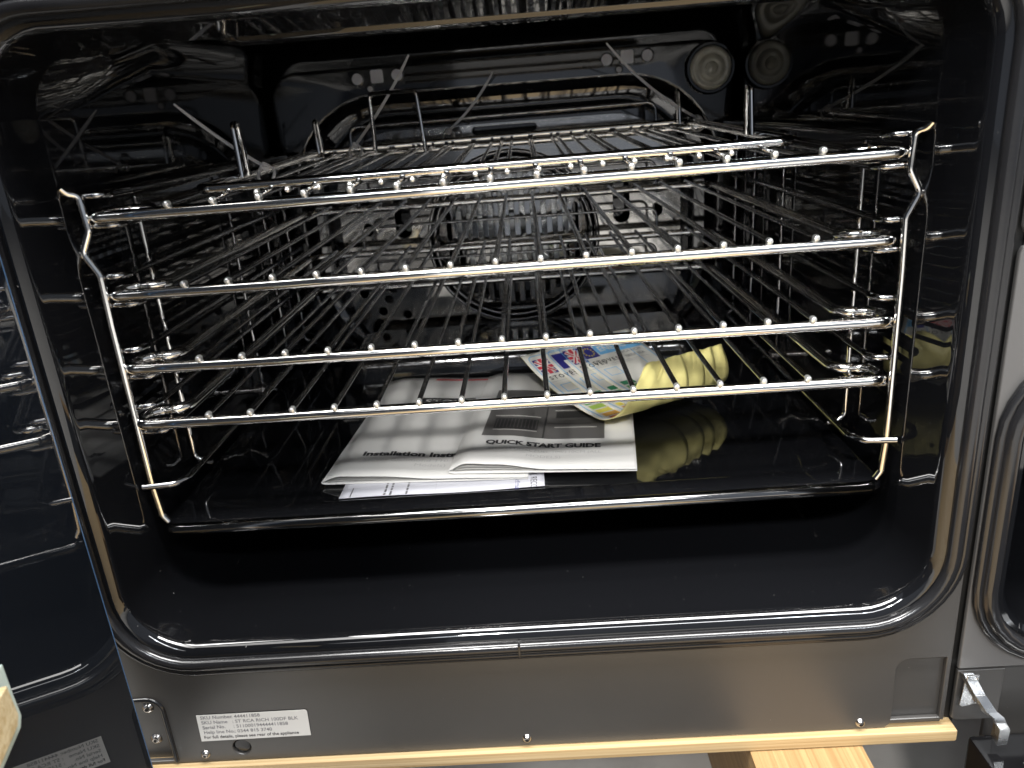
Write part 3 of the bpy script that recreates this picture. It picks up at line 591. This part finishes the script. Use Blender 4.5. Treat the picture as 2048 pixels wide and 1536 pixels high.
def flag_uk(F, u, v, w, h, par):
    fb = patch('flag', F(0.00025), u, v, u + w, v + h, 'blue', par, 4, 4)
    cu, cv = u + w/2, v + h/2
    def diag(sgn, wd, m, lift):
        d = (w, h*sgn); l = sqrt(d[0]**2 + d[1]**2); nx, ny = -d[1]/l*wd, d[0]/l*wd; e = 0.80
        pts = [(cu - d[0]/2*e + nx, cv - d[1]/2*e + ny), (cu - d[0]/2*e - nx, cv - d[1]/2*e - ny), (cu + d[0]/2*e - nx, cv + d[1]/2*e - ny), (cu + d[0]/2*e + nx, cv + d[1]/2*e + ny)]
        meshobj('flag_stripe', [F(lift)(*p) for p in pts], [(0, 1, 2, 3)], m, fb, False)
    for sgn in (1, -1): diag(sgn, h*0.10, 'label', 0.00032)
    for sgn in (1, -1): diag(sgn, h*0.04, 'red', 0.00036)
    patch('flag_stripe', F(0.0004), u, cv - h*0.17, u + w, cv + h*0.17, 'label', fb, 4, 1); patch('flag_stripe', F(0.0004), cu - h*0.17, v, cu + h*0.17, v + h, 'label', fb, 1, 4)
    patch('flag_stripe', F(0.00046), u, cv - h*0.10, u + w, cv + h*0.10, 'red', fb, 4, 1); patch('flag_stripe', F(0.00046), cu - h*0.10, v, cu + h*0.10, v + h, 'red', fb, 1, 4)
for k in range(4):
    e = empty('energy_label', (0, 0, 0), lab_txt[k], 'label sheet', 'curled energy labels')
    F = label_map(k)
    vs, fs = quad_map(F(0), 0, 0, LW, LEN, 14, 44)
    sht = meshobj('sheet', vs, fs, ['label', 'yellow'], e, True, 80, fm=[0]*len(fs))
    # orient faces so that the printed side looks inward
    me = sht.data; c0 = me.polygons[0]; nrm = c0.normal; inward = F(0.001)(LW/2, 0.01) - F(0)(LW/2, 0.01)
    if nrm.dot(inward) < 0: me.flip_normals()
    md = sht.modifiers.new('thick', 'SOLIDIFY'); md.thickness = 0.00035; md.offset = -1; md.material_offset = 1; md.material_offset_rim = 1
    # light-blue border
    bpts = [(u, v) for u, v in rr(LW/2 - 0.003, 0.0560, 0.005, 5, LW/2, 0.0600)]; bw = 0.0005; n = len(bpts); vs = []; fs = []
    inn = [(u, v) for u, v in rr(LW/2 - 0.0037, 0.0553, 0.0044, 5, LW/2, 0.0600)]
    def dens(lp): 
        out = []
        for i in range(len(lp)):
            a, b = lp[i], lp[(i+1) % len(lp)]
            for q in range(6): out.append((a[0] + (b[0] - a[0])*q/6, a[1] + (b[1] - a[1])*q/6))
        return out
    bo, bi = dens(bpts), dens(inn); n = len(bo); vs = [F(0.0003)(*p) for p in bo] + [F(0.0003)(*p) for p in bi]
    meshobj('border_line', vs, [(i, (i+1) % n, n + (i+1) % n, n + i) for i in range(n)], 'sky', e, False)
    if k in (0, 2): flag_uk(F, 0.0050, 0.0085, 0.0130, 0.0170, e)
    elif k == 1: patch('flag', F(0.0003), 0.0050, 0.0085, 0.0180, 0.0255, 'blue', e, 4, 4)
    else:
        fb = patch('flag', F(0.0003), 0.0050, 0.0100, 0.0180, 0.0240, 'blue', e, 5, 4)
        for q in range(12):
            a = 2*pi*q/12; u, v = 0.0115 + 0.0042*cos(a), 0.0170 + 0.0046*sin(a); patch('star', F(0.0005), u - 0.0006, v - 0.0007, u + 0.0006, v + 0.0007, 'gold', fb, 1, 1)
    if k == 3: hd = patch('header_band', F(0.0003), 0.0190, 0.0100, 0.0600, 0.0225, 'sky', e, 8, 3); text('header_words', 'ENERG', 0.0085, lambda a, b: F(0.0005)(0.0210 + a, 0.0190 - b), 'label', hd, 0.0001)
    tu = 0.0060
    text('maker_words', 'STOVES', 0.0058, lambda a, b, F=F: F(0.0004)(tu + a, 0.0325 - b), 'ink', e, 0.00008, spacing=1.3)
    if k == 3:
        text('model_words', 'ST RCA RICH', 0.0042, lambda a, b: F(0.0004)(0.0560 + a, 0.0265 - b), 'mid_ink', e, align='RIGHT'); text('model_words', '100DF BLK', 0.0042, lambda a, b: F(0.0004)(0.0560 + a, 0.0320 - b), 'mid_ink', e, align='RIGHT')
    patch('rule_line', F(0.0003), 0.0045, 0.0350, 0.0560, 0.0354, 'grey_ink', e, 8, 1)
    patch('oven_symbol', F(0.0003), 0.0080, 0.0400, 0.0200, 0.0405, 'sky', e, 4, 1); patch('oven_symbol', F(0.0003), 0.0080, 0.0400, 0.0086, 0.0500, 'sky', e, 1, 4); patch('oven_symbol', F(0.0003), 0.0194, 0.0400, 0.0200, 0.0500, 'sky', e, 1, 4); patch('oven_symbol', F(0.0003), 0.0080, 0.0495, 0.0200, 0.0500, 'sky', e, 4, 1)
    for q in range(7): patch('energy_band', F(0.0003), 0.0065, 0.0600 + q*0.0072, 0.0180 + q*0.0035, 0.0655 + q*0.0072, 'band%d' % q, e, 6, 3)

# ------------------------------------------------------------------ packing block at the door
pk = empty('packing_block', tuple(D0 + dt*0.125 + Vector((0, 0, -0.17))), 'small pale wooden block with film edge against the open door', 'packing block')
def pkmap(off): return lambda t, z, d: D0 + dt*t + Vector((0, 0, z)) + dn*(off - d) - Vector(pk.location)
plate('block', [(0.1252, -0.1480), (0.1248, -0.1560), (0.1244, -0.1610), (0.1270, -0.1640), (0.1500, -0.1660), (0.18, -0.170), (0.18, -0.1460)], [], 0.0025, 'pale_wood', pkmap(0.0036), pk, 0.0005)
plate('film_edge', [(0.1190, -0.1430), (0.1190, -0.1560), (0.1186, -0.1660), (0.1215, -0.1692), (0.1500, -0.1715), (0.18, -0.176), (0.18, -0.1410)], [], 0.001, 'film', pkmap(0.0012), pk, 0.0002)
